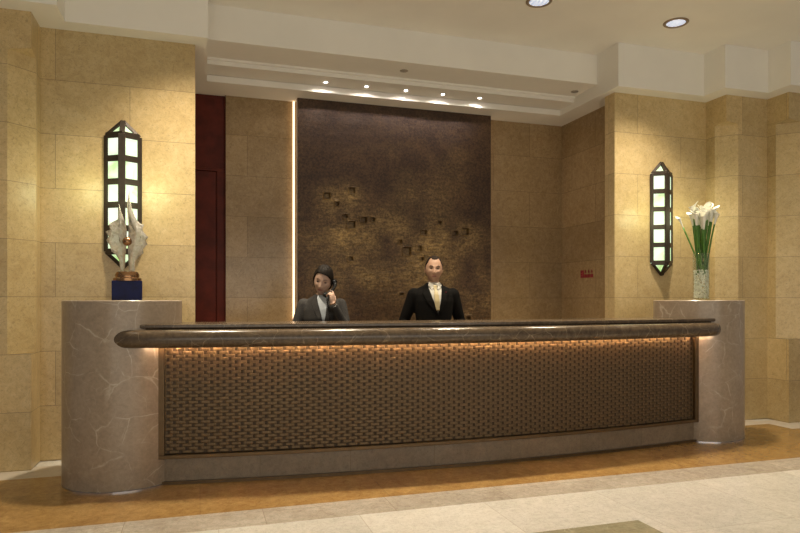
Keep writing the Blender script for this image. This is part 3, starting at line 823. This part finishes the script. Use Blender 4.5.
def person(label, loc, rz, fem, head_c, head_rot, skin, hairm, torso, jtorso, armL, armR, jacketm, legm, voxel=.0045, hands=None, jarm=(.056, .046, .036)):
    root = thing('person', label, 'person', loc, rz)
    T = Matrix.Translation(head_c) @ Euler(head_rot, 'XYZ').to_matrix().to_4x4() @ Matrix.Scale(1.03 if fem else 1.07, 4)
    bm = bmesh.new()
    head_grid(bm, T, fem)
    for sg_ in (-1, 1): ball(bm, T @ Vector((sg_*.0785, .006, -.004)), (.007, .016, .030), 12, T.to_3x3().to_4x4() @ Matrix.Rotation(-.2, 4, 'X'))
    loft(bm, torso)
    nb = Vector(torso[-1][0])
    limb(bm, [nb-Vector((0, 0, .05)), T @ Vector((0, .022, -.055))], [.052 if not fem else .044, .054 if not fem else .045])
    hip = .085 if not fem else .08
    zk = torso[0][0][2]
    for sg_ in (-1, 1):
        limb(bm, [(sg_*hip, 0, zk), (sg_*(hip+.005), -.008, zk*.54), (sg_*(hip+.005), .015, .09)], [.082, .053, .038])
        ball(bm, (sg_*(hip+.008), -.055, .045), (.040, .115, .038), 16)
    for (sh, el, wr), hd in zip((armL, armR), hands):
        limb(bm, [sh, el, wr], [.048, .038, .025]); hand(bm, wr, *hd[0], **hd[1])
    me = remeshed(bm, voxel, 3, 'body')
    me.materials.append(skin); me.materials.append(M['lip'])
    Ti = T.inverted()
    for p in me.polygons:
        q = Ti @ p.center
        if q.y < -.07 and abs(q.x) < .0225 and ((q.z+.0625)/.0085)**2+(q.x/.0235)**2 < 1: p.material_index = 1
    body = link(bpy.data.objects.new('body', me), root)
    # eyes: darkened ball and iris set into the sockets
    for sg_ in (-1, 1):
        bm = bmesh.new(); c = T @ Vector((sg_*.0300, -.0760, .005)); ball(bm, c, (.0130, .0115, .0052 if not fem else .0040), 16, T.to_3x3().to_4x4()); e = finish('eye', bm, M['eye'], root, smooth=True)
        bm = bmesh.new(); ball(bm, T @ Vector((sg_*.0300, -.0840, .0045)), (.0062, .0045, .0050), 12, T.to_3x3().to_4x4()); finish('iris', bm, M['iris'], e, smooth=True)
        bm = bmesh.new()
        pts = [T @ (head_pt(math.asin(max(-1, min(1, sg_*xx/.076))), .235+dz, fem, .0012)) for xx, dz in ((.014, -.02), (.026, .02), (.038, .02), (.047, -.03))]
        tube(bm, pts, [.0010, .0018, .0016, .0007] if fem else [.0026, .0038, .0034, .0014], 8); finish('eyebrow', bm, hairm, root, smooth=True)
    # trousers / skirt
    bm = bmesh.new()
    loft(bm, [((0, 0, zk-.06), .165, .115), ((0, 0, zk+.06), .16, .11), ((0, 0, zk+.14), .145, .10)])
    for sg_ in (-1, 1): limb(bm, [(sg_*hip, 0, zk), (sg_*(hip+.005), -.008, zk*.54), (sg_*(hip+.005), .012, .11)], [.095, .072, .062])
    tr_ = link(bpy.data.objects.new('trousers', remeshed(bm, .011, 3)), root); tr_.data.materials.append(legm)
    for sg_ in (-1, 1):
        bm = bmesh.new(); ball(bm, (sg_*(hip+.008), -.055, .045), (.045, .125, .044), 18); finish('shoe', bm, M['leather'], root, smooth=True)
    # jacket: torso and sleeves in one
    bm = bmesh.new(); loft(bm, jtorso, 36)
    for sh, el, wr in (armL, armR):
        sh, el, wr = Vector(sh), Vector(el), Vector(wr)
        cuff = wr.lerp(el, .10)
        limb(bm, [sh, el, cuff], list(jarm))
    jm = remeshed(bm, .008, 3); jm.materials.append(jacketm)
    jk = link(bpy.data.objects.new('jacket', jm), root)
    bvh = BVHTree.FromPolygons([v.co.copy() for v in jm.vertices], [tuple(p.vertices) for p in jm.polygons])
    return root, T, bvh, jk
def hair_cap(root, T, fem, offf, keep, material, name='hair'):
    bm = bmesh.new(); head_grid(bm, T, fem, offf, keep, 96, 72)
    o = finish(name, bm, material, root, smooth=True, recalc=False)
    md = o.modifiers.new('thickness', 'SOLIDIFY'); md.thickness = .012 if fem else .005; md.offset = -1
    return o

# --- man in black suit
def man():
    Hd = (0, -.012, 1.600)
    torso = [((0, 0, .86), .165, .11), ((0, 0, 1.0), .145, .10), ((0, 0, 1.12), .148, .10), ((0, 0, 1.26), .168, .112), ((0, .008, 1.35), .165, .10), ((0, .012, 1.405), .12, .075), ((0, .012, 1.44), .07, .06), ((0, .01, 1.47), .055, .055)]
    jt = [((0, 0, .74), .190, .140), ((0, 0, .84), .190, .140), ((0, 0, .98), .172, .128), ((0, 0, 1.08), .168, .124), ((0, 0, 1.20), .188, .132), ((0, 0, 1.29), .200, .132), ((0, .004, 1.35), .205, .116),
          ((0, .008, 1.390), .195, .095), ((0, .010, 1.418), .150, .080), ((0, .012, 1.445), .095, .072), ((0, .012, 1.468), .072, .066)]
    aL = ((.190, .01, 1.352), (.268, .045, 1.10), (.262, -.10, .90)); aR = ((-.190, .01, 1.352), (-.285, .045, 1.10), (-.275, -.10, .90))
    hL = (((-.06, -.55, -.8), (-1, .1, .2), (0, -1, .3), (.35, .4, .45, .5)), {}); hR = (((.06, -.55, -.8), (1, .1, .2), (0, -1, .3), (.35, .4, .45, .5)), {})
    root, T, bvh, jk = person('man in black suit with pale shirt and gold tie standing behind the counter', (2.175, 5.86, 0), math.radians(-11), False, Hd, (math.radians(3), math.radians(2), math.radians(-5)),
        M['skin_m'], M['hair_b'], torso, jt, aL, aR, M['suit'], M['suit'], hands=[hL, hR], jarm=(.068, .054, .042))
    def keep(az, el):
        a = abs(az)
        if a < .45: return el > .83
        if a < .95: return el > .83+.18*math.sin((a-.45)/.5*PI)-.35*max(0, (a-.75))*2
        if a < 1.40: return el > .50-(a-.95)*.6
        if a < 1.70: return el > -.05
        return el > -.55
    hair_cap(root, T, False, lambda az, el: .0045, keep, M['hair_b'])
    # shirt, tie, lapels
    V0, V1 = 1.474, 1.178
    patch('shirt_front', bvh, [(1.462, -.050, .050), (1.42, -.066, .070), (1.36, -.048, .062), (1.25, -.012, .044), (V1, .018, .026)], .003, .003, M['shirt'], root)
    patch('tie', bvh, [(1.440, -.013, .019), (1.425, -.017, .023), (1.398, -.009, .017), (1.34, -.017, .029), (1.26, -.012, .036), (1.20, .004, .032)], .010, .006, M['tie'], root)
    patch('lapel', bvh, [(1.452, -.078, -.052), (1.42, -.100, -.062), (1.38, -.118, -.050), (1.372, -.128, -.047), (1.355, -.122, -.042), (1.27, -.080, -.014), (V1-.006, .012, .024)], .006, .005, M['suit'], root)
    patch('lapel', bvh, [(1.452, .052, .080), (1.42, .066, .102), (1.38, .062, .120), (1.372, .060, .130), (1.355, .058, .124), (1.27, .046, .092), (V1-.006, .020, .040)], .006, .005, M['suit'], root)
    for s_ in (-1, 1):       # shirt collar wings
        bm = bmesh.new()
        pts = [(s_*.052, -.035, 1.476), (s_*.004+.003, -.074, 1.436), (s_*.030+.003, -.092, 1.394), (s_*.066, -.074, 1.440)]
        f = bm.faces.new([bm.verts.new(p) for p in pts]); o = finish('collar', bm, M['shirt'], root)
        md = o.modifiers.new('thickness', 'SOLIDIFY'); md.thickness = .006; md.offset = 0
    bm = bmesh.new(); loft(bm, [((0, .010, 1.43), .066, .070), ((0, .008, 1.470), .059, .062)]); finish('collar_band', bm, M['shirt'], root, smooth=True)
    hit = bvh.ray_cast(Vector((.104, -1, 1.375)), Vector((0, 1, 0)))
    y = hit[0].y if hit[0] else -.1
    bm = bmesh.new(); ball(bm, (.104, y-.014, 1.375), (.008, .004, .005), 12); finish('lapel_pin', bm, M['red'], root)
    bm = bmesh.new()
    for z in (1.165, 1.06):
        bm = bmesh.new()
        hit = bvh.ray_cast(Vector((.024, -1, z)), Vector((0, 1, 0)))
        ball(bm, (.024, hit[0].y-.004 if hit[0] else -.13, z), (.008, .004, .008), 12)
        finish('button', bm, M['black'], root)
man()

# --- woman on the telephone
def woman():
    Hd = Vector((.008, -.050, 1.470))
    torso = [((0, 0, .80), .165, .115), ((0, 0, .93), .135, .095), ((0, 0, 1.03), .128, .09), ((0, -.005, 1.15), .148, .112), ((0, 0, 1.25), .145, .09), ((0, .006, 1.30), .105, .068), ((0, .008, 1.335), .055, .05), ((0, .0, 1.36), .045, .045)]
    jt = [((0, 0, .72), .180, .140), ((0, 0, .80), .178, .136), ((0, 0, .94), .150, .116), ((0, 0, 1.03), .145, .112), ((0, -.006, 1.14), .166, .134), ((0, -.002, 1.22), .170, .118), ((0, .002, 1.265), .168, .100),
          ((0, .006, 1.295), .150, .084), ((0, .008, 1.322), .100, .068), ((0, .008, 1.345), .062, .056)]
    aL = ((.155, .005, 1.258), (.205, -.085, 1.035), (.085, -.190, 1.268)); aR = ((-.155, .005, 1.258), (-.235, -.015, 1.02), (-.190, -.180, .93))
    hL = (((-.08, .10, 1), (-.75, .62, .1), (-.2, .8, .2), (.42, .95, 1.0, 1.0)), dict(sc=.90))
    hR = (((.2, -.85, -.4), (.1, -.1, -1), (1, 0, 0), (.25, .3, .35, .4)), dict(sc=.90))
    rot = (math.radians(17), math.radians(11), math.radians(-8))
    root, T, bvh, jk = person('woman with dark pinned-up hair in grey suit talking on a telephone behind the counter', (1.005, 5.47, 0), math.radians(-9), True, Hd, rot,
        M['skin_w'], M['hair'], torso, jt, aL, aR, M['greysuit'], M['greysuit'], hands=[hL, hR], jarm=(.058, .047, .037))
    def keep(az, el):
        a = abs(az)
        if a < 1.0: return el > .62-.10*az-.25*(a/1.0)**3
        if a < 1.25: return el > .37-(a-1.0)*2.0
        if a < 1.6: return el > -.13-(a-1.25)*.6
        return el > -.62
    hair_cap(root, T, True, lambda az, el: .010+.003*max(0, math.sin(el))+.0012*math.sin(az*9+el*3), keep, M['hair'])
    bm = bmesh.new(); ball(bm, T @ Vector((0, .112, .005)), (.042, .032, .045), 20, T.to_3x3().to_4x4()); finish('hair_bun', bm, M['hair'], root, smooth=True)
    V1 = 1.085
    patch('blouse', bvh, [(1.348, -.034, .034), (1.325, -.046, .046), (1.27, -.036, .040), (1.17, -.014, .028), (V1, .004, .012)], .003, .003, M['blouse'], root)
    patch('lapel', bvh, [(1.345, -.062, -.036), (1.31, -.088, -.046), (1.285, -.098, -.040), (1.18, -.060, -.012), (V1-.005, .000, .008)], .006, .005, M['greysuit'], root)
    patch('lapel', bvh, [(1.345, .036, .062), (1.31, .046, .088), (1.285, .042, .098), (1.18, .028, .068), (V1-.005, .006, .018)], .006, .005, M['greysuit'], root)
    # white cuff and thin watch at the raised wrist
    wr, el = Vector(aL[2]), Vector(aL[1])
    bm = bmesh.new(); d = (wr-el).normalized(); p = wr.lerp(el, .09); tube(bm, [p, p+d*.012], [.034, .032], 18); finish('cuff', bm, M['shirt'], root, smooth=True)
    bm = bmesh.new(); p = wr.lerp(el, -.02); tube(bm, [p-d*.004, p+d*.004], [.0272, .0272], 18); finish('bracelet', bm, M['goldm'], root, smooth=True)
    # handset: earpiece at her left ear, mouthpiece near the mouth
    Rw = root.matrix_basis if False else Matrix.Translation(root.location) @ Matrix.Rotation(root.rotation_euler.z, 4, 'Z')
    ear = T @ Vector((.093, -.012, .005)); mouth = T @ Vector((.050, -.118, -.082))
    h = thing('telephone_handset', 'black telephone handset with cord held to the woman\'s ear', 'telephone', Rw @ ear, 0)
    A_ = Vector((0, 0, 0)); B_ = (Rw @ mouth)-(Rw @ ear)
    out = (Rw.to_3x3() @ (T.to_3x3() @ Vector((1, -.55, -.15)))).normalized()
    bm = bmesh.new()
    pts = [A_+out*.006, A_.lerp(B_, .12)+out*.022, A_.lerp(B_, .35)+out*.032, A_.lerp(B_, .65)+out*.032, A_.lerp(B_, .88)+out*.022, B_+out*.006]
    tube(bm, pts, [.020, .0165, .0135, .0135, .0165, .019], 14)
    inn = -out
    for q in (A_, B_): tube(bm, [q+out*.018, q+inn*.008, q+inn*.012], [.023, .024, .018], 18)
    finish('handset_body', bm, M['black'], h, smooth=True)
    bm = bmesh.new(); cp = []
    e0 = B_+out*.01; e1 = (Rw @ Vector((.13, -.26, .80)))-(Rw @ ear)
    n = 220
    for i in range(n+1):
        s_ = i/n; c = e0.lerp(e1, s_)+Vector((0, 0, -.05*math.sin(PI*s_))); a = i*1.15
        cp.append(c+Vector((math.cos(a)*.006, math.sin(a)*.006, 0)))
    tube(bm, cp, .0022, 5); finish('cord', bm, M['black'], h, smooth=True)
woman()
